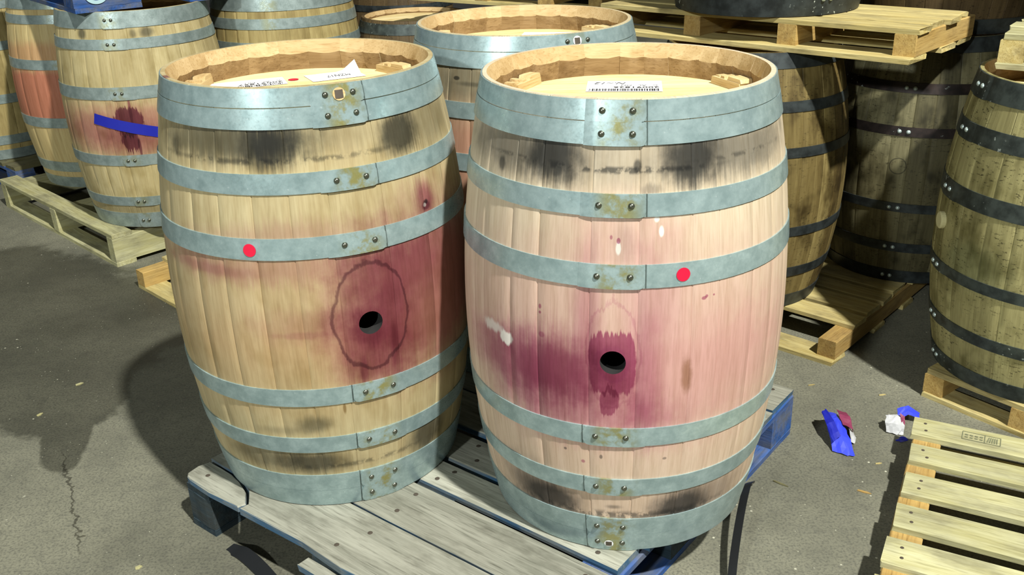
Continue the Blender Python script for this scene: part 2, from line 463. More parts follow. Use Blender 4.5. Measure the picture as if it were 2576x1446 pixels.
    def head(s, z, mat, ang, top):
        R2 = s.r(z) - 0.020; R1 = R2 - 0.022
        ca, sa = math.cos(ang), math.sin(ang)
        edges = [-R2]
        while edges[-1] < R2 - 0.05: edges.append(edges[-1] + s.rng.uniform(0.06, 0.10))
        edges[-1] = R2
        if not top: edges = [-R2, 0, R2]
        for y0, y1 in zip(edges[:-1], edges[1:]):
            n = 7; pts = [[], [], []]
            g = 0.0007
            for Rr, ch, zz in ((R1, 0, z), (R2, 1, z - 0.007), (R2, 2, z - 0.016)):
                for sgn in (1, -1):
                    for k in range(n):
                        yy = y0 + g + (y1 - y0 - 2 * g) * (k / (n - 1)) if sgn > 0 else y1 - g - (y1 - y0 - 2 * g) * (k / (n - 1))
                        yc = max(-Rr * .999, min(Rr * .999, yy)); xx = sgn * math.sqrt(Rr * Rr - yc * yc)
                        pts[ch].append((xx, yc, zz))
            v = [(p[0] * ca - p[1] * sa, p[0] * sa + p[1] * ca, p[2]) for c in pts for p in c]
            N = 2 * n
            f = [tuple(range(N)), tuple(range(2 * N, 3 * N))[::-1]]
            for c in range(2):
                for k in range(N): f.append((c * N + k, (c + 1) * N + k, (c + 1) * N + (k + 1) % N, c * N + (k + 1) % N))
            # own origin, so the grain runs along the plank
            o = mesh_obj('head_board', [(p[0] * ca + p[1] * sa, -p[0] * sa + p[1] * ca, p[2]) for p in v], f, mat, s.e)
            o.rotation_euler = (0, 0, ang)
    def make_hoop(s, z0, z1, seam=None, riv=(), end=1, mat=None, rr=2, rows=None, rivmat=None, off=0.0, span=None):
        n = 96; vs_, fs = [], []; sm = set()
        t0, t1 = 0.0008 + off, 0.0026 + off
        zz = [z0, (z0 + z1) / 2, z1]
        for k in range(n):
            a = 2 * PI * k / n
            for z in zz: vs_.append(pol(a, s.r(z) + t1, z))
            for z in zz[::-1]: vs_.append(pol(a, s.r(z) - 0.001 + off * .5, z))
        for k in range(n):
            j = (k + 1) % n
            for i in range(6):
                i2 = (i + 1) % 6
                if i in (0, 1): sm.add(len(fs))
                fs.append((k * 6 + i, j * 6 + i, j * 6 + i2, k * 6 + i2))
        if seam is not None:      # lapped end with rounded corners: free end at 'seam', running back by span
            ln = span or 0.33; m = 22; b = len(vs_); hgt = z1 - z0; rc = hgt * 0.28
            for i in range(m + 1):
                q = i / m; arc = 0.33 * ln * (1 - q)          # distance from the free end
                a = seam - end * ln * (1 - (1 - (1 - q) ** 2 * 0 - q) ) if False else seam - end * ln * (1 - q)
                if arc < rc: ins_ = rc - math.sqrt(max(0, rc * rc - (rc - arc) ** 2))
                else: ins_ = 0
                za, zb_ = z0 - 0.0012 + ins_, z1 + 0.0006 - ins_
                lift = 0.0022 * min(1, q * 6)
                for z in (za, (za + zb_) / 2, zb_): vs_.append(pol(a, s.r(z) + t1 + lift, z))
                for z in (zb_, za): vs_.append(pol(a, s.r(z) + t1 - 0.0012, z))
            for i in range(m):
                for k in range(5):
                    k2 = (k + 1) % 5
                    if k in (0, 1): sm.add(len(fs))
                    fs.append((b + i * 5 + k, b + (i + 1) * 5 + k, b + (i + 1) * 5 + k2, b + i * 5 + k2))
            fs.append(tuple(b + m * 5 + k for k in range(5)))
        o = fixn(mesh_obj('hoop', vs_, fs, mat or s.hoopmat, s.e, smooth=sm))
        for a in riv:
            for z in (rows or ((z0 + z1) / 2,)):
                rivet(o, a, s.r(z) + t1 + 0.0018, z, rivmat or s.rivmat, s.rivsize)
        return o
    def patch(s, name, a, z, hw, hh, mat, parent=None, off=0.006, tilt=0.0, disc=False, n=16, hz=None):
        """thin sticker/tape following the barrel"""
        vs_, fs = [], []
        rb = s.r(z)
        if disc:
            vs_.append(pol(a, rb + off, z))
            for k in range(24):
                da = hw * math.cos(k * PI / 12) / rb; dz = hh * math.sin(k * PI / 12)
                vs_.append(pol(a + da, s.r(z + dz) + off, z + dz))
            fs = [(0, 1 + k, 1 + (k + 1) % 24) for k in range(24)]
        else:
            for i in range(n + 1):
                q = -1 + 2 * i / n
                for j in (-1, 1):
                    x = hw * q; y = hh * j
                    xx = x * math.cos(tilt) - y * math.sin(tilt); yy = x * math.sin(tilt) + y * math.cos(tilt)
                    vs_.append(pol(a + xx / rb, s.r(z + yy) + off + 0.0006 * math.sin(i * 2.1), z + yy))
            for i in range(n): fs.append((2 * i, 2 * i + 2, 2 * i + 3, 2 * i + 1))
        o = mesh_obj(name, vs_, fs, mat, parent or s.e, smooth=True)
        md = None
        # give it thickness
        bm = bmesh.new(); bm.from_mesh(o.data)
        r_ = bmesh.ops.solidify(bm, geom=bm.faces[:], thickness=-0.0004); bmesh.ops.recalc_face_normals(bm, faces=bm.faces)
        bm.to_mesh(o.data); bm.free()
        return o

def text_mesh(name, body, size, mat, parent, loc, rotz, width=None, shear=0.0):
    if not body: return None
    cu = bpy.data.curves.new(name, 'FONT'); cu.body = body; cu.size = size; cu.extrude = 0.0001; cu.resolution_u = 2; cu.shear = shear
    cu.align_x = 'CENTER'; cu.align_y = 'CENTER'
    o = bpy.data.objects.new(name, cu); C.objects.link(o)
    bpy.context.view_layer.update()
    me = bpy.data.meshes.new_from_object(o.evaluated_get(bpy.context.evaluated_depsgraph_get()))
    bpy.data.objects.remove(o)
    me.materials.clear(); me.materials.append(mat)
    ob = bpy.data.objects.new(name, me); C.objects.link(ob); ob.parent = parent; ob.location = loc; ob.rotation_euler = (0, 0, rotz)
    if width:
        xs = [v.co.x for v in me.vertices]; ob.scale = (width / (max(xs) - min(xs)), 1, 1)
    return ob

def barcode(parent, x0, x1, y0, y1, z, seed):
    rng = random.Random(seed); vs_, fs = [], []; x = x0
    while x < x1 - .002:
        wd = rng.choice((0.0008, 0.0012, 0.0022, 0.003)); b = len(vs_)
        vs_ += [(x, y0, z), (x + wd, y0, z), (x + wd, y1, z), (x, y1, z)]; fs.append((b, b + 1, b + 2, b + 3))
        x += wd + rng.choice((0.0010, 0.0016, 0.0026))
    return mesh_obj('barcode', vs_, fs, M['ink'], parent)

def sheet(name, parent, cx, cy, z, wx, wy, ang, mat, curl=None):
    nx, ny = 8, 4; vs_, fs = [], []
    for i in range(nx + 1):
        for j in range(ny + 1):
            x = -wx / 2 + wx * i / nx; y = -wy / 2 + wy * j / ny
            vs_.append((x, y, (curl(i / nx, j / ny) if curl else 0)))
    for i in range(nx):
        for j in range(ny):
            a = i * (ny + 1) + j; fs.append((a, a + ny + 1, a + ny + 2, a + 1))
    o = mesh_obj(name, vs_, fs, mat, parent); o.location = (cx, cy, z); o.rotation_euler = (0, 0, ang); return o

def cleat(b, az, ang, n=3):
    """stepped oak block wedged on the head against the rim"""
    R = b.r(b.hz) - 0.046
    z = b.hz
    vs_, fs = [], []
    def bx(x0, x1, y0, y1, z0, z1, sk=0.0):
        k = len(vs_)
        vs_.extend([(x0, y0, z0), (x1, y0, z0), (x1, y1, z0), (x0, y1, z0), (x0 + sk, y0, z1), (x1 - sk, y0, z1), (x1 - sk, y1, z1), (x0 + sk, y1, z1)])
        fs.extend([tuple(k + q for q in f) for f in ((0, 3, 2, 1), (4, 5, 6, 7), (0, 1, 5, 4), (1, 2, 6, 5), (2, 3, 7, 6), (3, 0, 4, 7))])
    bx(-.052, .052, -.012, .020, 0, .016, .003)
    bx(-.052, -.004, -.010, .018, .016, .024, .004)
    bx(.008, .024, -.018, .016, 0, .021, .002)
    bx(.030, .050, -.022, .012, 0, .018, .003)
    o = fixn(mesh_obj('head_cleat', vs_, fs, M['oakcut'], b.e))
    o.location = pol(az, R, z); o.rotation_euler = (0, 0, az + ang)
    return o

# ------------------------------------------------------------------ stain colours (multiplied into the oak; alpha < 0.9 = opaque paint)
WINE = (0.52, 0.17, 0.38, 1); DWINE = (0.28, 0.07, 0.20, 1); PINK = (0.89, 0.61, 0.74, 1); PURP = (0.68, 0.37, 0.58, 1)
SOOT = (0.13, 0.145, 0.165, 1); GREY = (0.33, 0.35, 0.37, 1); PAINT = srgb(222, 220, 208)[:3] + (0.5,); BROWN = (0.45, 0.35, 0.2, 1)
M['char'] = plain('charred_oak', (0.016, 0.015, 0.014, 1), 0.9)
M['oakcut'] = pallet_wood('oak_cleat', srgb(214, 192, 146), srgb(196, 170, 122), srgb(196, 176, 130))
M['inner_oak'] = pallet_wood('inner_wall_oak', srgb(158, 132, 94), srgb(138, 112, 76), srgb(160, 140, 108))  # darker oak on the inner stave wall below the bevel
M['bevel'] = pallet_wood('cut_oak_bevel', srgb(196, 172, 130), srgb(184, 158, 114), srgb(196, 178, 142))

st2 = [  # barrel on the right
    (-.129, .50, .42, .20, PINK, .62, .55, .5, .0), (.42, .42, .26, .12, PINK, .55, .6, .6, .02), (-.14, .73, .10, .06, PINK, .45, .7, .6, 0),
    (-.15, .16, .5, .16, PINK, .30, .6, .5, 0),
    (-.60, .435, .15, .058, WINE, .75, .65, .8, .05), (-.483, .44, .10, .085, WINE, .70, .7, .9, .10), (-.80, .43, .13, .07, PURP, .6, .7, .8, .05),
    (-.315, .56, .024, .12, WINE, .50, .8, .3, .1), (-.44, .35, .15, .055, PURP, .7, .7, .8, .05), (.005, .43, .03, .12, PURP, .65, .7, .5, .1),
    (.04, .60, .05, .10, PURP, .40, .8, .5, .1), (.02, .35, .06, .05, PURP, .5, .8, .8, .05),
    (-.170, .468, .0425, .064, WINE, .92, .04, .30, .05, 'box'), (-.185, .386, .018, .034, WINE, .80, .06, .4, .05), (-.168, .47, .036, .040, PURP, .5, .3, .5, .02),
    (-.168, .480, .048, .108, PURP, .35, -.06, .5, .04),
    (-.168, .468, .030, .034, (0.9, 0.75, 1.0, 1), .4, -.2, .9, .0),
    (-.557, .842, .058, .046, SOOT, .95, .5, .9, .05), (-.80, .846, .15, .040, GREY, .85, .6, .9, .04), (.265, .842, .056, .048, SOOT, .95, .5, .9, .05),
    (.58, .846, .16, .045, GREY, .85, .6, .9, .04), (-.2, .85, .5, .05, GREY, .45, .6, 1.2, .06), (-.15, .829, .17, .0055, SOOT, .85, .6, 1.2, .0, 'patchy'), (-.93, .814, .010, .013, SOOT, .75, .4, .5, 0),
    (-.055, .836, .007, .011, SOOT, .8, .4, .5, 0), (.03, .795, .02, .010, GREY, .6, .6, .8, .03), (-.75, .835, .09, .0035, SOOT, .6, .8, 1.2, 0, 'patchy'), (.6, .838, .10, .004, SOOT, .6, .8, 1.4, 0, 'patchy'),
    (-.60, .122, .070, .040, SOOT, .95, .6, .9, .03), (-.75, .135, .08, .06, GREY, .75, .7, .8, 0), (.291, .115, .066, .044, SOOT, .97, .5, .8, .03), (.52, .12, .09, .05, GREY, .7, .7, .8, 0),
    (-.107, .102, .22, .010, SOOT, .75, .8, 1.2, 0, 'patchy'), (-.15, .125, .015, .005, SOOT, .6, .7, 1, 0),
    (-.835, .475, .016, .012, PAINT, .75, .3, 1.4, .02), (-.97, .488, .026, .010, PAINT, .55, .5, 1.6, .02), (.08, .722, .0045, .010, PAINT, .8, .25, .8, 0), (.055, .744, .005, .006, PAINT, .7, .3, .8, 0),
    (-.150, .692, .0050, .012, PAINT, .8, .25, 1.0, 0), (-.150, .706, .0035, .0055, WINE, .8, .2, .3, 0), (-.19, .712, .0025, .004, WINE, .7, .3, .3, 0),
    (.244, .434, .011, .034, BROWN, .75, .4, 1.4, .02), (.33, .589, .005, .0035, WINE, .8, .3, .3, 0), (.345, .592, .003, .003, WINE, .8, .3, .3, 0), (.39, .592, .002, .002, WINE, .8, .3, .3, 0),
    (-.59, .565, .003, .005, WINE, .8, .3, .3, 0), (-.59, .553, .0025, .003, WINE, .8, .3, .3, 0), (-.58, .508, .006, .006, PURP, .8, .3, .3, 0),
    (-.23, .255, .003, .005, SOOT, .7, .3, .3, 0), (-.34, .238, .004, .004, WINE, .7, .3, .3, 0), (-.45, .262, .003, .003, SOOT, .7, .3, .3, 0), (.15, .25, .004, .003, SOOT, .6, .3, .3, 0), (-.12, .70, .02, .04, GREY, .3, .7, .8, .04),
]
st1 = [  # barrel on the left
    (.95, .50, .22, .19, WINE, .80, .45, .6, .06), (.66, .565, .12, .075, WINE, .62, .6, .7, .05), (.48, .42, .10, .10, PURP, .75, .5, .6, .06), (.50, .36, .08, .06, PURP, .6, .6, .7, .04),
    (.464, .50, .085, .12, PURP, .45, .5, .5, .03),
    (.464, .478, .078, .118, (0.32, 0.20, 0.28, 1), .75, -.06, .30, .008), (.385, .357, .009, .036, WINE, .7, .5, .5, .03), (.60, .40, .008, .05, WINE, .6, .6, .5, .03),
    (.43, .452, .030, .036, WINE, .65, .5, .8, .05), (.46, .44, .05, .05, PURP, .5, .6, .6, .05),
    (-.18, .598, .30, .030, PURP, .55, .7, 1.1, .05), (.10, .665, .14, .030, PURP, .45, .7, 1.1, .04), (-.55, .59, .10, .012, PURP, .5, .6, 1.1, 0),
    (.10, .476, .11, .035, PURP, .35, .7, 1.4, .03), (.03, .455, .05, .008, PURP, .4, .5, 1.2, .0), (-.10, .37, .36, .10, (0.98, 0.86, 0.80, 1), .7, .6, .6, .04), (.2, .5, .5, .12, (0.98, 0.84, 0.80, 1), .6, .6, .6, .04),
    (.941, .692, .026, .036, WINE, .80, .6, .5, .05), (.945, .676, .011, .009, DWINE, .8, .4, .9, 0), (.95, .684, .005, .005, SOOT, .9, .4, .6, 0), (.935, .678, .004, .004, PAINT, .25, .4, .8, 0),
    (-.03, .838, .058, .044, SOOT, .92, .5, .9, .05), (-.38, .848, .20, .040, GREY, .95, .5, .9, .05), (-.2, .85, .12, .03, GREY, .6, .6, .9, .05), (.82, .835, .050, .044, SOOT, .95, .5, .8, .05), (1.14, .842, .10, .05, GREY, .7, .6, .8, .04), (.3, .85, .16, .03, GREY, .35, .7, 1.2, .05),
    (-.777, .829, .018, .018, SOOT, .6, .6, .9, 0), (-.30, .812, .16, .0055, SOOT, .7, .7, 1.2, 0, 'patchy'), (.40, .812, .14, .005, SOOT, .55, .7, 1.2, 0, 'patchy'),
    (.03, .236, .038, .020, GREY, .85, .6, .9, .02), (-.02, .130, .085, .030, SOOT, .92, .6, .9, .02), (.87, .132, .055, .05, SOOT, .92, .5, .7, .02), (-.40, .137, .09, .035, GREY, .8, .6, .9, .02), (.3, .118, .16, .006, SOOT, .6, .8, 1.4, 0, 'patchy'),
    (-1.03, .94, .02, .02, DWINE, .8, .6, .8, 0), (.238, .272, .0035, .013, BROWN, .8, .4, .6, 0), (-.62, .64, .10, .03, PURP, .3, .7, 1, 0), (-.2, .22, .05, .01, GREY, .4, .7, 1.2, 0),
]
st4 = [  # taped barrel at the left
    (-.05, .42, .36, .10, PINK, .95, .5, .7, .04), (-.25, .42, .20, .05, WINE, .35, .7, .9, .05), (.10, .36, .16, .06, WINE, .40, .7, .9, .05), (.25, .42, .2, .08, WINE, .35, .7, .9, .05),
    (.085, .45, .062, .056, DWINE, .92, .06, .5, .09), (.075, .378, .034, .042, DWINE, .9, .08, .5, .10), (.135, .49, .006, .06, WINE, .8, .3, .3, .03), (.17, .35, .006, .04, DWINE, .8, .3, .3, .03),
    (-.336, .784, .02, .022, SOOT, .85, .5, .8, 0), (.484, .782, .026, .020, SOOT, .8, .6, .9, 0), (.32, .78, .012, .015, SOOT, .6, .6, .9, 0), (0, .08, .25, .03, GREY, .6, .7, 1.2, 0),
]
st5 = [(-.2, .435, .5, .125, (0.80, 0.36, 0.46, 1), .95, .25, .4, .03), (-.2, .62, .4, .05, (0.9, 0.6, 0.62, 1), .7, .5, .7, .03)]
st3 = [(-.561, .835, .10, .05, GREY, .8, .6, .8, .04), (-.61, .842, .010, .005, SOOT, .9, .3, .4, 0), (-.45, .83, .05, .005, GREY, .7, .7, .9, 0), (-.55, .60, .3, .17, (0.80, 0.45, 0.5, 1), .8, .4, .5, 0),
       (.4, .84, .1, .04, SOOT, .7, .6, .8, 0)]
GR = srgb(176, 164, 138)
W1 = barrel_wood('oak_tan', srgb(186, 172, 133), srgb(171, 154, 115), GR, st1, tone=.22, blotch=(srgb(205, 195, 165), .5))
W2 = barrel_wood('oak_pale', srgb(208, 192, 166), srgb(195, 177, 149), GR, st2, tone=.16)
W3 = barrel_wood('oak_grey_tan', srgb(196, 182, 148), srgb(178, 160, 124), GR, st3, tone=.2)
W4 = barrel_wood('oak_taped', srgb(192, 178, 134), srgb(174, 158, 112), GR, st4, tone=.3, blotch=(srgb(190, 180, 140), .5))
W5 = barrel_wood('oak_redband', srgb(196, 178, 128), srgb(178, 156, 106), GR, st5, tone=.25)
W6 = barrel_wood('oak_plain', srgb(176, 160, 108), srgb(154, 136, 88), GR, (), tone=.3, blotch=(srgb(170, 160, 130), .5))
WR3 = barrel_wood('oak_weathered', srgb(190, 182, 128), srgb(158, 150, 104), srgb(140, 134, 104), [(-1.2, .36, .10, .06, (0.62, .72, .75, 1), .7, .5, .9, 0)], speck=.85, tone=.55, blotch=(srgb(150, 148, 120), .8))
WR1 = barrel_wood('oak_amber_weathered', srgb(154, 138, 88), srgb(120, 103, 60), srgb(130, 112, 70), (), speck=.7, tone=.7, blotch=(srgb(120, 110, 80), .9))
WR2 = barrel_wood('oak_grimy', srgb(126, 120, 88), srgb(100, 94, 66), srgb(120, 116, 96), [(-.57, .431, .026, .026, SOOT, .7, -.12, .2, 0)], speck=.7, tone=.7, blotch=(srgb(120, 118, 100), .9))
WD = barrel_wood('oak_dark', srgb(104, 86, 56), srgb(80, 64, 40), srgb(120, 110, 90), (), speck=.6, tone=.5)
G1 = galv('galvanised_left', srgb(170, 190, 189), srgb(132, 153, 153), az=.46, rust=.8, laps=((.607, .5, 1.0), (.296, 0, .5)))
G2 = galv('galvanised_right', az=-.15, rust=.75, laps=((-.002, .5, 1.0), (-.338, 0, .5)))
G3 = galv('galvanised_rear', az=.43, rust=.3)
G4 = galv('galvanised_dull', srgb(160, 174, 170), srgb(122, 136, 132), az=.03, rust=.35, rough=.4)
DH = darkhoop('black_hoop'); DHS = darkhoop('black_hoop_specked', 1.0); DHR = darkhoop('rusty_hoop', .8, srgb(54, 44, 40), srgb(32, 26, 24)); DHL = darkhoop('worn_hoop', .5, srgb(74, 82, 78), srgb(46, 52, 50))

# ------------------------------------------------------------------ setting: floor and added back wall
def floor_mat():
    g = G('concrete', 0.62, 0.0, 0.35)
    o = g.coord(); x, y, z = g.xyz(o)
    n1 = g.noise(o, 2.3, 5, 0.6); n2 = g.noise(o, 28, 4, 0.65); n3 = g.noise(o, 160, 3, 0.6)
    col = g.mix(g.step(n1, 0.3, 0.72), srgb(126, 124, 106), srgb(100, 99, 85))
    col = g.mix(g.mul(g.step(n2, 0.45, 0.75), 0.4), col, srgb(84, 83, 74))
    col = g.mix(g.mul(g.step(n3, 0.42, 0.68), 0.55), col, srgb(66, 66, 60))
    edge = g.mul(g.sub(g.noise(o, 5.5, 4, 0.6), 0.5), 0.55)
    edge2 = g.mul(g.sub(g.noise(o, 30, 3, 0.6), 0.5), 0.16)
    dark_d = None  # irregular darker and smoother patch on the left of the floor
    for (cx, cy, a, b, rot) in ((-2.0, 3.25, .80, .52, -.65), (-1.62, 2.90, .50, .33, -.8), (-1.40, 3.15, .40, .22, -.75), (-1.42, 2.60, .22, .30, .35), (-1.29, 2.32, .07, .20, .32)):
        ca, sa = math.cos(rot), math.sin(rot)
        dx = g.sub(x, cx); dy = g.sub(y, cy)
        p = g.m('DIVIDE', g.add(g.mul(dx, ca), g.mul(dy, sa)), a); q = g.m('DIVIDE', g.sub(g.mul(dy, ca), g.mul(dx, sa)), b)
        d = g.m('SQRT', g.add(g.mul(p, p), g.mul(q, q)))
        dark_d = d if dark_d is None else g.m('MINIMUM', dark_d, d)
    dark_d = g.add(g.add(dark_d, edge), edge2)
    dark_m = g.step(dark_d, 0.92, 1.08, 1.0, 0.0)
    col = g.mix(g.mul(dark_m, 0.66), col, srgb(104, 106, 104), 'MULTIPLY')
    d2 = g.step(g.noise(g.comb(x, y, 5.0), 1.3, 3, 0.5), 0.50, 0.62)
    col = g.mix(g.mul(d2, 0.30), col, srgb(150, 150, 146), 'MULTIPLY')
    # crack running out of the dark patch towards the pallet
    cr = g.sub(g.add(x, g.mul(g.sub(g.noise(o, 7, 4, 0.7), 0.5), 0.16)), g.sub(-0.14, g.mul(y, 0.50)))
    lim = g.mul(g.step(y, 1.76, 1.86), g.step(y, 2.16, 2.30, 1.0, 0.0))
    col = g.mix(g.mul(g.mul(g.step(g.m('ABSOLUTE', cr), 0.0015, 0.006, 1.0, 0.0), lim), 0.8), col, (0.25, 0.24, 0.22, 1), 'MULTIPLY')
    # chips and dust specks
    vd, vc = g.voro(o, 26)
    rr = g.xyz(vc)[0]
    sp = g.mul(g.step(vd, 0.05, 0.10, 1.0, 0.0), g.step(rr, 0.70, 0.72))
    vd2, vc2 = g.voro(o, 70)
    sp2 = g.mul(g.step(vd2, 0.07, 0.13, 1.0, 0.0), g.step(g.xyz(vc2)[1], 0.80, 0.82))
    dens = g.step(n1, 0.40, 0.60)
    col = g.mix(g.mul(g.m('MAXIMUM', sp, g.mul(sp2, 0.8)), g.add(g.mul(dens, 0.55), 0.25)), col, srgb(196, 194, 172))
    g.col(col)
    g.put(g.b.inputs['Roughness'], g.sub(0.68, g.mul(dark_m, 0.20)))
    g.bump(g.add(g.mul(n2, 0.6), g.mul(n3, 0.4)), 0.35, 0.004)
    return g.mat
fl = mesh_obj('floor', [(-9, -9, 0), (9, -9, 0), (9, 9, 0), (-9, 9, 0)], [(0, 1, 2, 3)], floor_mat()); fl['kind'] = 'structure'
fl['label'] = 'stained grey concrete warehouse floor'; fl['category'] = 'floor'
wl = mesh_obj('added_wall_back', [(-9, 9, 0), (9, 9, 0), (9, 9, 6), (-9, 9, 6)], [(0, 1, 2, 3)], plain('shade_dark_wall', (0.03, 0.03, 0.028, 1), 0.9)); wl['kind'] = 'structure'  # added wall; its dark colour stands in for shade between the stacks
wl['label'] = 'added back wall, coloured dark for the shade behind the stacks'; wl['category'] = 'wall'

# ------------------------------------------------------------------ main pallet
UA = -0.671
block_pallet('weathered grey pallet with blue painted blocks under the two front barrels', (-.80, 1.90, 0), UA, 1.022, 1.216,
             [(0, .161), (.166, .304), (.323, .409), (.430, .532), (.559, .70), (.708, .84), (.86, .955), (.975, 1.07), (1.082, 1.216)],
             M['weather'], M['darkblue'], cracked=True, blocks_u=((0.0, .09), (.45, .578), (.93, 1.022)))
bp_e = [o for o in C.objects if o.type == 'EMPTY'][-1]
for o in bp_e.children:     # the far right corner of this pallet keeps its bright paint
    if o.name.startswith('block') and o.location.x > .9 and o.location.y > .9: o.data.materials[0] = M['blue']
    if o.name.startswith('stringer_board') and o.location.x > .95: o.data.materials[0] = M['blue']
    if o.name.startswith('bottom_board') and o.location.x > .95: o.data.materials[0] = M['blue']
board(bp_e, 'splintered_lead_board', (.44, -.030), .30, .030, 0.092, 0.018, M['weather'], 'x', 0, .004)

# ------------------------------------------------------------------ the wine barrels
def top_hoops(H, seam, riv, spec, end=1, rows=None): return spec
H = .947
def wine_hoops(H, sT, rT, sB, rB):
    k = lambda a, b, seam, riv, end, **q: dict(z0=a * H, z1=b * H, seam=seam, riv=riv, end=end, span=.36, **q)
    return [k(.9622, .9985, sT, rT, 1), k(.920, .9602, sT, rT, 1, off=.0004), k(.791, .833, sT, rT, 1), k(.654, .700, sT, rT, 1),
            k(.302, .346, sB, rB, -1), k(.170, .213, sB, rB, -1), k(.0500, .0990, sB, rB, -1), k(.001, .0495, sB, rB, -1)]
def wine_jnt(first): return first

b2 = Barrel('wine_barrel', 'pale oak wine barrel with dark wine splash round its open bung hole, front right', (.238, 1.866, .1415), H, .287, .342, W2, G2,
            wine_hoops(H, -.005, (-.262, -.085), -.335, (-.262, -.088)), joints=[-1.065, -.801, -.609, -.301, -.04, .26, .428, .677, .878], head_ang=-.02, seed=3, bung=(-.168, .4705, .0250))
b1 = Barrel('wine_barrel', 'tan oak wine barrel with purple oval ring stain round its bung hole, front left', (-.44, 2.051, .1415), H, .287, .342, W1, G1,
            wine_hoops(H, .605, (.345, .530), .298, (.378, .563)), joints=[-.908, -.633, -.407, -.176, .051, .285, .625, .935], head_ang=.12, seed=5, bung=(.454, .464, .0265))
b3 = Barrel('wine_barrel', 'oak wine barrel half hidden behind the two front barrels, on the same pallet', (.054, 2.583, .1415), .944, .286, .342, W3, G3,
            wine_hoops(.944, .62, (.339, .53), .3, (.36, .55)), head_ang=.05, seed=8)

# red dot stickers, fill marks
def disc_sticker(b, hoop, a, z, r, mat, nm='dot_sticker', lab=None):
    o = b.patch(nm, a, z, r, r, mat, hoop, off=.0033, disc=True)
    if lab: o['label'] = lab
    return o
disc_sticker(b2, b2.hoop[3], .201, .641, .0128, M['red'], lab='round red sticker')
disc_sticker(b1, b1.hoop[3], -.214, .640, .0132, M['red'], lab='round red sticker')
def square_hole(b, hoop, a, z, hw):
    o = b.patch('white_paint_ring', a, z, hw * 1.55, hw * 1.55, M['paper'] if b is not b1 else M['oakcut'], hoop, off=.0058, disc=True)
    b.patch('square_hole', a, z, hw, hw * 1.0, M['nail'], o, off=.0066, n=2)
square_hole(b1, b1.hoop[0], .435, .928, .0078)
square_hole(b3, b3.hoop[0], .428, .926, .0072)
square_hole(b2, b2.hoop[7], -.181, .021, .0060)

# heads: cleats and paper labels
for b, az1, an1, az2, an2 in ((b2, -2.20, .1, 1.95, .0), (b1, -1.80, .2, 2.32, .0), (b3, 2.15, .0, -1.9, .0)):
    cleat(b, az1, an1); cleat(b, az2, an2)
def label_sheet(b, cx, cy, ang, wx, wy, number, line2, hand, seed, code=True, curl=None):
    # printed upside down as seen from the front: its top edge points to the camera
    s_ = sheet('paper_label', b.e, cx, cy, b.hz + .0012, wx, wy, ang, M['paper'], curl)
    s_['label'] = 'white paper label lying upside down on the head'
    if code:
        barcode(s_, -wx * .46, wx * .46, -wy * .46, -wy * .26, .0006, seed)
        text_mesh('number', number, wy * .20, M['ink'], s_, (wx * .16, -wy * .12, .0006), PI, wx * .60)
        text_mesh('lettering', line2, wy * .13, M['grayink'], s_, (wx * .20, wy * .06, .0006), PI, wx * .48)
        text_mesh('handwriting', hand, wy * .26, M['grayink'], s_, (-wx * .18, wy * .27, .0006), PI, wx * .42, .3)
    else:
        text_mesh('handwriting', hand, wy * .40, M['grayink'], s_, (wx * .08, 0, .0006), PI, wx * .46, .2)
    return s_
label_sheet(b2, .012, .125, -.13, .158, .105, '20091826', 'C   AL   MH', 'N.~12', 4)
label_sheet(b1, -.140, .085, .36, .165, .085, '20091857', 'C   AL   MH', '', 9)
label_sheet(b1, .045, .150, .45, .125, .085, '', '', 'MZN17', 2, False, lambda u, v: .022 * max(0, u - .72) * max(0, v - .5) * 8)
label_sheet(b3, .085, .135, -.18, .18, .085, '20091831', 'C   AL   MH', '', 6)
d_ = mesh_obj('red_mark', [(0.012 * math.cos(k * PI / 8), 0.012 * math.sin(k * PI / 8), 0) for k in range(16)], [tuple(range(16))], M['red'], b1.e, loc=(-.045, .120, b1.hz + .0015))

# ------------------------------------------------------------------ stack at the left
UL = math.atan2(.70, -.714)      # boards of the left pallet run back to the left
V2 = (.70, .714)
pl = empty('pallet', (-1.617, 3.602, 0), 0, 'bare pine pallet with a missing deck board under the taped barrel', 'pallet')
pl.rotation_euler = (0, 0, UL - 0)
# local x runs back-left; stringers run towards -y (back-right)
for u0 in (0.0, .57, 1.15):
    board(pl, 'stringer', (u0, -1.30), 1.30, .055, .018, .104, M['pale'], 'y', 0, .001)
for v0, v1 in ((0, .085), (.25, .34), (.40, .50), (.55, .65), (.70, .80), (.86, .96), (1.0, 1.10), (1.2, 1.30)):
    board(pl, 'deck_board', (0, -v1), 1.21 + random.uniform(-.01, .01), v1 - v0, .122, .018, M['pale'], 'x', .002, .003)
for v0, v1 in ((0, .085), (.6, .7), (1.21, 1.30)):
    board(pl, 'bottom_board', (0, -v1), 1.21, v1 - v0, 0, .018, M['pale'], 'x', 0, .003)

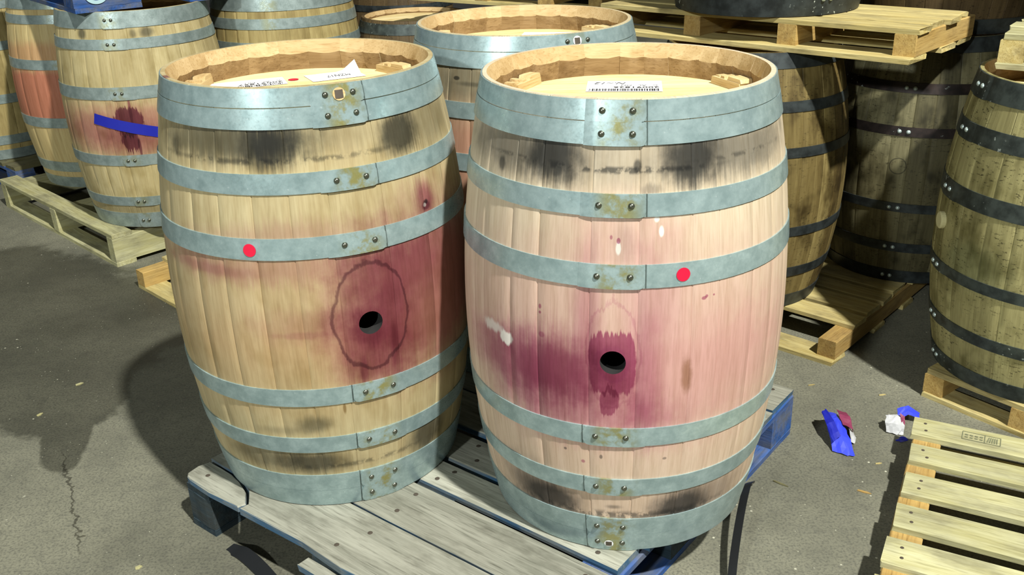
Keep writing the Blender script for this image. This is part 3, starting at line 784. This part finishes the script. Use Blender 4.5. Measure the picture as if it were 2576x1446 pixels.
def six_hoops(H, fr, riv, seam, span=.30, **q):
    return [dict(z0=a * H, z1=b * H, seam=seam, riv=riv, end=-1, span=span, **q) for a, b in fr]
b4 = Barrel('wine_barrel', 'oak wine barrel with blue tape across a dark wine splash, on the bare pine pallet', (-1.507, 3.975, .14), .862, .287, .332, W4, G4,
            six_hoops(.862, ((.93, .999), (.84, .885), (.623, .678), (.317, .367), (.115, .16), (.002, .076)), (0.0, .08), -.06, off=0), head_ang=.3, seed=12, rivsize=.0068)
t_ = b4.patch('tape_strip', .052, .433, .128, .021, M['tape'], None, off=.0028, tilt=-.26)
t_['label'] = 'strip of blue tape'
b5 = Barrel('wine_barrel', 'oak wine barrel with a red stained belly behind the taped barrel', (-1.975, 4.557, .14), .862, .287, .340, W5, G4,
            six_hoops(.862, ((.94, .999), (.870, .913), (.645, .694), (.342, .395), (.094, .150), (.002, .062)), (), -2.2), head_ang=.3, seed=13)
b6 = Barrel('wine_barrel', 'plain oak wine barrel cut off by the left edge of the photo', (-2.74, 5.06, .1415), .862, .287, .340, W6, G4,
            six_hoops(.862, ((.94, .999), (.870, .913), (.645, .694), (.342, .395), (.094, .150), (.002, .062)), (), -2.2), head_ang=.3, seed=14)
# blue pallet under the far left barrel, and the one lying across the tops of the taped and red barrels
block_pallet('dark blue pallet under the far left barrel', (-2.50, 4.64, 0), UL - PI / 2, 1.0, 1.2, [(0, .12), (.15, .27), (.32, .44), (.5, .62), (.7, .82), (.9, 1.02), (1.08, 1.2)], M['darkwood'], M['blue'])
ub = block_pallet('blue painted pallet lying on top of the taped barrel', (-1.596, 3.65, 1.002), math.atan2(.62, .785), 1.0, 1.2, [(0, .12), (.15, .27), (.32, .44), (.5, .62), (.7, .82), (.9, 1.02), (1.08, 1.2)], M['blue'], M['blue'], blocks_u=((0.0, .25), (.44, .56), (.75, 1.0)))
vs_, fs_ = [], []
for k in range(33):
    a = PI * .80 + k * PI * 1.40 / 32
    for r_ in (.019, .032): vs_.append((r_ * math.cos(a) * 1.3, 0, r_ * math.sin(a)))
for k in range(32): fs_.append((2 * k, 2 * k + 1, 2 * k + 3, 2 * k + 2))
lg = mesh_obj('logo_mark', vs_, fs_, M['white'], ub, loc=(.085, -.0035, .060)); lg['label'] = 'rounded white painted logo mark'

# ------------------------------------------------------------------ barrels and pallets behind
b7 = Barrel('wine_barrel', 'oak wine barrel in the back row left of centre, rim out of the picture', (-1.0, 4.44, .14), .947, .287, .342, W6, G4,
            six_hoops(.947, ((.835, .93), (.757, .803), (.66, .70), (.30, .34), (.10, .145), (.002, .06)), (), -2.2), head_ang=.3, seed=15)
stringer_pallet('empty yellow pine pallet poking out behind the front left barrel', (-1.455, 3.385, 0), math.atan2(-.70, .714), 1.0, .62, [(.115, .205), (.25, .34), (.38, .47), (.52, .61)], (M['yellow'], M['amber']), bottoms=[(-.0, .09), (.5, .6)])
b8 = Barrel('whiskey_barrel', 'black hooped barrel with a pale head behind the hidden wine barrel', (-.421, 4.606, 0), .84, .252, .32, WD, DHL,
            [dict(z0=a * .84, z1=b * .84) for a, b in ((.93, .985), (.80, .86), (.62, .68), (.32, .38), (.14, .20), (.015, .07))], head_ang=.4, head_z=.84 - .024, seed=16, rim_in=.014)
pc_ang = math.atan2(-.60, .80)
stringer_pallet('pine pallet raised on dark barrels at the top centre of the photo', (-.42, 4.37, .932), pc_ang, 1.0, 1.0, [(0, .09), (.13, .22), (.26, .35), (.39, .48), (.52, .61), (.65, .74), (.78, .87), (.91, 1.0)], (M['yellow'], M['amber']), stringers=(.0, .38, .70, .94))
def whisky(label, loc, wood, hoop, seed, fr=((.945, .999), (.795, .833), (.632, .668), (.325, .362), (.147, .188), (.002, .058)), riv=(), seam=None, low=True, Rt=.27, Rb=.332, rivmat=None, ang=.2, mats=None, **k):
    hs = []
    for i, (a, b_) in enumerate(fr):
        d = dict(z0=a * .84, z1=b_ * .84, riv=riv, seam=seam, end=-1, span=.3, rivmat=rivmat)
        if mats: d['mat'] = mats[i]
        hs.append(d)
    return Barrel('whiskey_barrel', label, loc, .84, Rt, Rb, wood, hoop, hs, seed=seed, low=low, head_ang=ang, rivsize=.0072, **k)
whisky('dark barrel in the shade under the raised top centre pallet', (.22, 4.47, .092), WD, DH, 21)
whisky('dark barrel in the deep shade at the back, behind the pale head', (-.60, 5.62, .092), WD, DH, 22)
stringer_pallet('pine pallet under the shaded back barrel', (-1.05, 5.62, 0), math.atan2(-.70, .714), 1.0, 1.0, [(i * .13, i * .13 + .09) for i in range(8)], (M['darkwood'], M['darkwood']))
stringer_pallet('pine pallet under the shaded centre barrel', (-.10, 4.45, 0), math.atan2(-.70, .714), .9, .9, [(i * .13, i * .13 + .09) for i in range(7)], (M['darkwood'], M['darkwood']))

# ------------------------------------------------------------------ stack at the right
RA = math.atan2(-.66, .75)
# pallet under the two shaded barrels; local x along (0.73,-0.68) reversed so that the origin is its front right corner
def right_pallet(label, N, z, U, V, boards, stringers, bottoms, mats, ext=0.0, nails=False, dirv=(-.73, .683)):
    ang = math.atan2(dirv[1], dirv[0])          # local x: away to the left; local -y: back to the right
    e = empty('pallet', (N[0], N[1], z), ang, label, 'pallet'); t = .016; hs = .060; ws = .06
    rng = random.Random(int(N[0] * 1000))
    for u0 in stringers: board(e, 'stringer', (u0, -V), V + ext, ws, t, hs, mats[1], 'y', 0, .001)
    for v0, v1 in boards:
        x0 = rng.uniform(-.012, .012); bd = board(e, 'deck_board', (x0, -v1), U - x0 + rng.uniform(-.01, .01), v1 - v0, t + hs, t, mats[0], 'x', .003, .003)
        if nails:
            for u0 in stringers:
                for q in (.3, .7): nail(bd, u0 + ws / 2 - x0, (v1 - v0) * q, t + .0006)
    for v0, v1 in bottoms: board(e, 'bottom_board', (rng.uniform(-.008, .004), -v1), U, v1 - v0, 0, t, mats[0], 'x', .001, .003)
    return e
right_pallet('pine pallet with its first deck board missing, under the shaded right barrels', (1.005, 2.60), 0, 1.12, 1.12,
             [(.115, .20), (.225, .325), (.345, .425), (.45, .55), (.58, .68), (.71, .81), (.85, .95), (1.0, 1.1)], (0.0, .53, 1.06), [(-.02, .075), (.28, .37), (.52, .61), (1.03, 1.12)], (M['yellow'], M['amber']))
r1 = whisky('amber weathered barrel with black hoops right behind the front right barrel', (.80, 3.09, .092), WR1, DH, 31, low=False, ang=.5)
r2_ = whisky('grimy grey barrel with rusty black hoops, second from the right edge', (1.456, 3.257, .092), WR2, DH, 32, riv=(-.60, -.515), rivmat=M['rivet_pale'], low=False, mats=[DH, DHR, DHR, DH, DH, DH])
r3 = whisky('weathered yellow-grey barrel with a wooden bung, at the right edge', (1.525, 2.418, .092), WR3, DHL, 33, fr=((.93, .999), (.80, .855), (.605, .662), (.352, .39), (.163, .205), (.002, .06)),
            riv=(-1.72, -1.62), seam=-1.80, rivmat=M['rivet_pale'], low=False, Rt=.281, Rb=.332)
# bung plug
vs_, fs_ = [], []
for (rr, hh) in ((.024, -.004), (.024, .009), (.020, .012)):
    for k in range(20): vs_.append((rr * math.cos(k * PI / 10), rr * math.sin(k * PI / 10), hh))
for j in range(2):
    for k in range(20): fs_.append((j * 20 + k, j * 20 + (k + 1) % 20, (j + 1) * 20 + (k + 1) % 20, (j + 1) * 20 + k))
fs_.append(tuple(range(40, 60)))
bg = fixn(mesh_obj('bung', vs_, fs_, M['bung'], r3.e)); bg.location = pol(-1.66, r3.r(.438), .438); bg.rotation_euler = Vector(pol(-1.66, 1, 0)).to_track_quat('Z', 'Y').to_euler()
bg['label'] = 'pale wooden bung'
right_pallet('pine pallet under the barrel at the right edge', (1.196 + .60 * .56, 2.398 - .80 * .56), 0, .56, 1.09, [(0, .09), (.13, .22), (.26, .36), (.40, .50), (.54, .64), (.70, .80), (.86, .96), (1.0, 1.09)], (0.0, .25, .50), [(-.004, .075), (.5, .59), (1.0, 1.09)], (M['yellow'], M['amber']), dirv=(-.60, .80))
# raised pallet and the black barrel on it
right_pallet('pine pallet raised on the two shaded barrels, a black barrel on it', (1.118, 2.60), .932, 1.07, .455,
             [(0, .085), (.105, .205), (.215, .30), (.31, .398)], (0.0, .35, .68, 1.01), [(-.03, .085), (.19, .30), (.345, .455)], (M['yellow'], M['amber']))
whisky('black specked barrel standing on the raised pallet, only its foot in view', (.850, 3.165, 1.024), WD, DHS, 41, fr=((.93, .999), (.79, .84), (.60, .65), (.35, .40), (.16, .21), (.002, .115)), riv=(.33, .42), rivmat=M['rivet_pale'], low=False, Rt=.288, Rb=.328)
whisky('dark barrel stacked on the grimy barrel, right of the black specked one', (1.50, 3.29, .932), WD, DH, 42, Rb=.325)
right_pallet('pine pallet lying on the barrel at the right edge', (1.296 + .80, 2.502 - .60), .932, 1.0, 1.0, [(0, .09), (.13, .22), (.26, .35), (.39, .48), (.52, .61), (.65, .74), (.78, .87), (.91, 1.0)], (0.0, .47, .94), [(-.004, .09), (.45, .54), (.91, 1.0)], (M['pale'], M['yellow']), dirv=(-.80, .60))
whisky('unseen dark barrel added beyond the right edge to shade the raised pallet', (1.81, 2.66, 1.024), WD, DH, 43)  # added out of view, throws shade on the raised pallet's right end

# ------------------------------------------------------------------ pallet in the right foreground
PFA = math.atan2(-.141, .236) + .045
pf = empty('pallet', (1.063, 2.139, 0), PFA, 'empty pale pine pallet lying on the floor in the right foreground', 'pallet')
pitch = .1358
for u0 in (0.0, .50, 1.0): board(pf, 'stringer', (u0 + .004, -1.0), 1.0, .066, .016, .060, M['amber'], 'y', 0, .001)
rng = random.Random(4)
for i in range(8):
    v0 = i * pitch; wd = (.090, .080, .089, .093, .092, .095, .09, .09)[i]; x0 = rng.uniform(-.006, .006)
    bd = board(pf, 'deck_board', (x0, -v0 - wd), 1.066 + rng.uniform(-.006, .006), wd, .076, .016, M['pale'], 'x', .003, .003)
    for u0 in (0.0, .50, 1.0):
        for q in (.3, .68): nail(bd, u0 + .035 + rng.uniform(-.01, .01), wd * q, .0166)
    if i == 0:
        st = empty
        f = [(.36, .020), (.44, .020), (.44, .066), (.36, .066)]
        vs_, fs_ = [], []
        def ln(x0_, y0_, x1_, y1_, tck=.0009):
            dx, dy = x1_ - x0_, y1_ - y0_; L = math.hypot(dx, dy); nx, ny = -dy / L * tck, dx / L * tck; k = len(vs_)
            vs_.extend([(x0_ - nx, y0_ - ny, .0172), (x1_ - nx, y1_ - ny, .0172), (x1_ + nx, y1_ + ny, .0172), (x0_ + nx, y0_ + ny, .0172)]); fs_.append((k, k + 1, k + 2, k + 3))
        X0, X1, Y0, Y1 = .118, .206, .026, .064
        for a in ((X0, Y0, X1, Y0), (X1, Y0, X1, Y1), (X1, Y1, X0, Y1), (X0, Y1, X0, Y0), (.170, Y0, .170, Y1)): ln(*a)
        for y_ in (.038, .050):
            for k in range(4): ln(.124 + k * .0115, y_, .131 + k * .0115, y_ + rng.uniform(-.001, .001), .0022)
        for k in range(5): ln(.176 + k * .0055, .033, .180 + k * .0045, .057, .0014)
        s_ = mesh_obj('ink_stamp', vs_, fs_, M['stampink'], bd); s_['label'] = 'faded rectangular ink stamp'
for v0, v1 in ((0, .09), (.46, .55), (.95, 1.04)): board(pf, 'bottom_board', (0, -v1), 1.066, v1 - v0, 0, .016, M['yellow'], 'x', 0, .003)

# ------------------------------------------------------------------ things on the floor
def ribbon(name, pts, width, mat, side, label, cat, parent=None, thick=.0012):
    """strap through 3-D points; side = width direction per point"""
    vs_, fs = [], []
    for p, sd in zip(pts, side):
        p = Vector(p); sd = Vector(sd).normalized() * width / 2
        vs_ += [tuple(p - sd), tuple(p + sd)]
    for i in range(len(pts) - 1): fs.append((2 * i, 2 * i + 2, 2 * i + 3, 2 * i + 1))
    o = mesh_obj(name, vs_, fs, mat, parent, smooth=True)
    bm = bmesh.new(); bm.from_mesh(o.data); bmesh.ops.solidify(bm, geom=bm.faces[:], thickness=thick); bmesh.ops.recalc_face_normals(bm, faces=bm.faces); bm.to_mesh(o.data); bm.free()
    if label: tag(o, label, cat)
    return o
def smooth_pts(pts, n=6):
    out = []
    P = [Vector(p) for p in pts]
    for i in range(len(P) - 1):
        p0 = P[max(0, i - 1)]; p1 = P[i]; p2 = P[i + 1]; p3 = P[min(len(P) - 1, i + 2)]
        for k in range(n):
            t = k / n
            out.append(0.5 * ((2 * p1) + (p2 - p0) * t + (2 * p0 - 5 * p1 + 4 * p2 - p3) * t * t + (3 * p1 - p0 - 3 * p2 + p3) * t ** 3))
    out.append(P[-1]); return out
L_ = smooth_pts([(-.690, 1.798, .002), (-.672, 1.788, .004), (-.645, 1.768, .010), (-.605, 1.728, .010), (-.555, 1.67, .005), (-.49, 1.58, .003)])
ribbon('strap', L_, .034, M['strap'], [(.75, .5, .35)] * len(L_), 'black plastic strap trailing from under the left end of the grey pallet', 'strap')
R_ = smooth_pts([(.590, 1.985, .004), (.575, 1.93, .05), (.545, 1.86, .085), (.510, 1.77, .075), (.472, 1.66, .05), (.435, 1.54, .012), (.40, 1.44, .004)])
ribbon('strap', R_, .020, M['strap'], [(.9, -.15, .35)] * len(R_), 'black plastic strap looping out beside the front right barrel', 'strap')

def crumple(label, loc, pieces, k_=1.0):
    e = empty('tape_scrap', loc, 0, label, 'tape'); sc_ = k_
    for nm, grid, mat in pieces:
        nr = len(grid); ncol = len(grid[0]); vs_ = [(p[0] * sc_, p[1] * sc_, p[2] * sc_) for r in grid for p in r]; fs = []
        for i in range(nr - 1):
            for j in range(ncol - 1): fs.append((i * ncol + j, i * ncol + j + 1, (i + 1) * ncol + j + 1, (i + 1) * ncol + j))
        o = mesh_obj(nm, vs_, fs, mat, e)
        bm = bmesh.new(); bm.from_mesh(o.data)
        bmesh.ops.subdivide_edges(bm, edges=bm.edges[:], cuts=2, use_grid_fill=True)
        rg = random.Random(len(vs_))
        for v in bm.verts: v.co += Vector((rg.uniform(-1, 1), rg.uniform(-1, 1), rg.uniform(-.5, 1))) * .0019
        bmesh.ops.solidify(bm, geom=bm.faces[:], thickness=.0006); bmesh.ops.recalc_face_normals(bm, faces=bm.faces)
        bm.to_mesh(o.data); bm.free()
    return e
crumple('crumpled blue tape with a wine soaked end on the open floor', (.875, 2.132, 0), [
    ('tape_strip', [[(-.032, -.012, .003), (.002, -.034, .003), (.020, -.040, .004)], [(-.030, .03, .028), (0, .022, .034), (.022, .016, .020)], [(-.026, .085, .045), (.006, .08, .050), (.024, .070, .030)], [(-.020, .125, .040), (.016, .128, .036), (.034, .122, .018)]], M['bluetape2']),
    ('tape_fold', [[(-.030, .105, .050), (-.014, .118, .056)], [(-.032, .05, .046), (-.012, .055, .054)], [(-.028, .0, .024), (-.006, .012, .034)]], M['tape']),
    ('soaked_end', [[(.016, .060, .040), (.040, .050, .030), (.046, .058, .006)], [(.014, .095, .052), (.044, .092, .045), (.056, .090, .012)], [(.020, .125, .046), (.046, .126, .036), (.054, .124, .006)]], M['winetape']),
    ('white_fold', [[(.026, .018, .010), (.040, .022, .003)], [(.030, .040, .028), (.050, .046, .004)], [(.034, .060, .030), (.050, .066, .008)]], M['whitetape'])])
crumple('curled white and blue tape beside the corner of the empty pallet', (1.052, 2.212, 0), [
    ('white_curl', [[(-.045, -.01, .004), (-.012, -.03, .004), (.012, -.034, .003)], [(-.048, .005, .035), (-.014, -.012, .040), (.014, -.018, .034)], [(-.036, .03, .052), (-.006, .02, .058), (.018, .012, .048)], [(-.016, .05, .040), (.010, .045, .044), (.030, .035, .036)]], M['whitetape']),
    ('wine_stripe', [[(.006, -.008, .038), (.020, -.012, .032)], [(.012, .022, .062), (.026, .016, .052)], [(.020, .045, .050), (.034, .038, .040)]], M['winetape']),
    ('blue_tail', [[(.02, .045, .020), (.022, .075, .052)], [(.06, .055, .035), (.07, .095, .050)], [(.10, .05, .020), (.115, .085, .022)]], M['bluetape2']),
    ('blue_foot', [[(-.030, -.060, .002), (.006, -.040, .004)], [(-.020, -.080, .001), (.018, -.065, .002)]], M['tape'])], .74)

def splinter(loc, ang, ln, wd, mat, label):
    o = prism('wood_splinter', [(-ln / 2, -wd * .3), (0, -wd / 2), (ln / 2, 0), (ln * .2, wd / 2), (-ln * .45, wd * .4)], 0, .0025, mat)
    o.location = loc; o.rotation_euler = (0, 0, ang); tag(o, label, 'splinter', 'wood splinters on the floor'); return o
splinter((.668, 1.985, .0003), -.75, .042, .006, M['darkwood'], 'dark wood splinter on the floor beside the foot of the front right barrel')
splinter((.865, 1.94, .0003), -.55, .034, .007, M['amber'], 'amber wood splinter on the floor nearer the empty pallet')
splinter((.945, 2.06, .0003), .1, .018, .004, M['yellow'], 'short yellow wood chip near the edge of the empty pallet')
splinter((1.083, 2.405, .0003), .15, .022, .005, M['yellow'], 'yellow wood chip on the lit floor above the tape scraps')
splinter((.895, 2.475, .0003), .2, .022, .004, M['yellow'], 'yellow wood chip near the blue corner of the grey pallet')
splinter((-1.375, 2.62, .0003), .6, .024, .012, M['pale'], 'pale leaf shaped chip on the dark floor patch at the left')
splinter((-1.42, 2.44, .0003), 1.0, .020, .010, M['pale'], 'pale chip at the edge of the dark floor patch')
splinter((-.88, 1.74, .0003), .5, .016, .012, M['pale'], 'pale pebble like chip on the floor in the lower left')

# crisp edges on everything that is smooth shaded
for me in bpy.data.meshes:
    if any(p.use_smooth for p in me.polygons): me.set_sharp_from_angle(angle=math.radians(32))
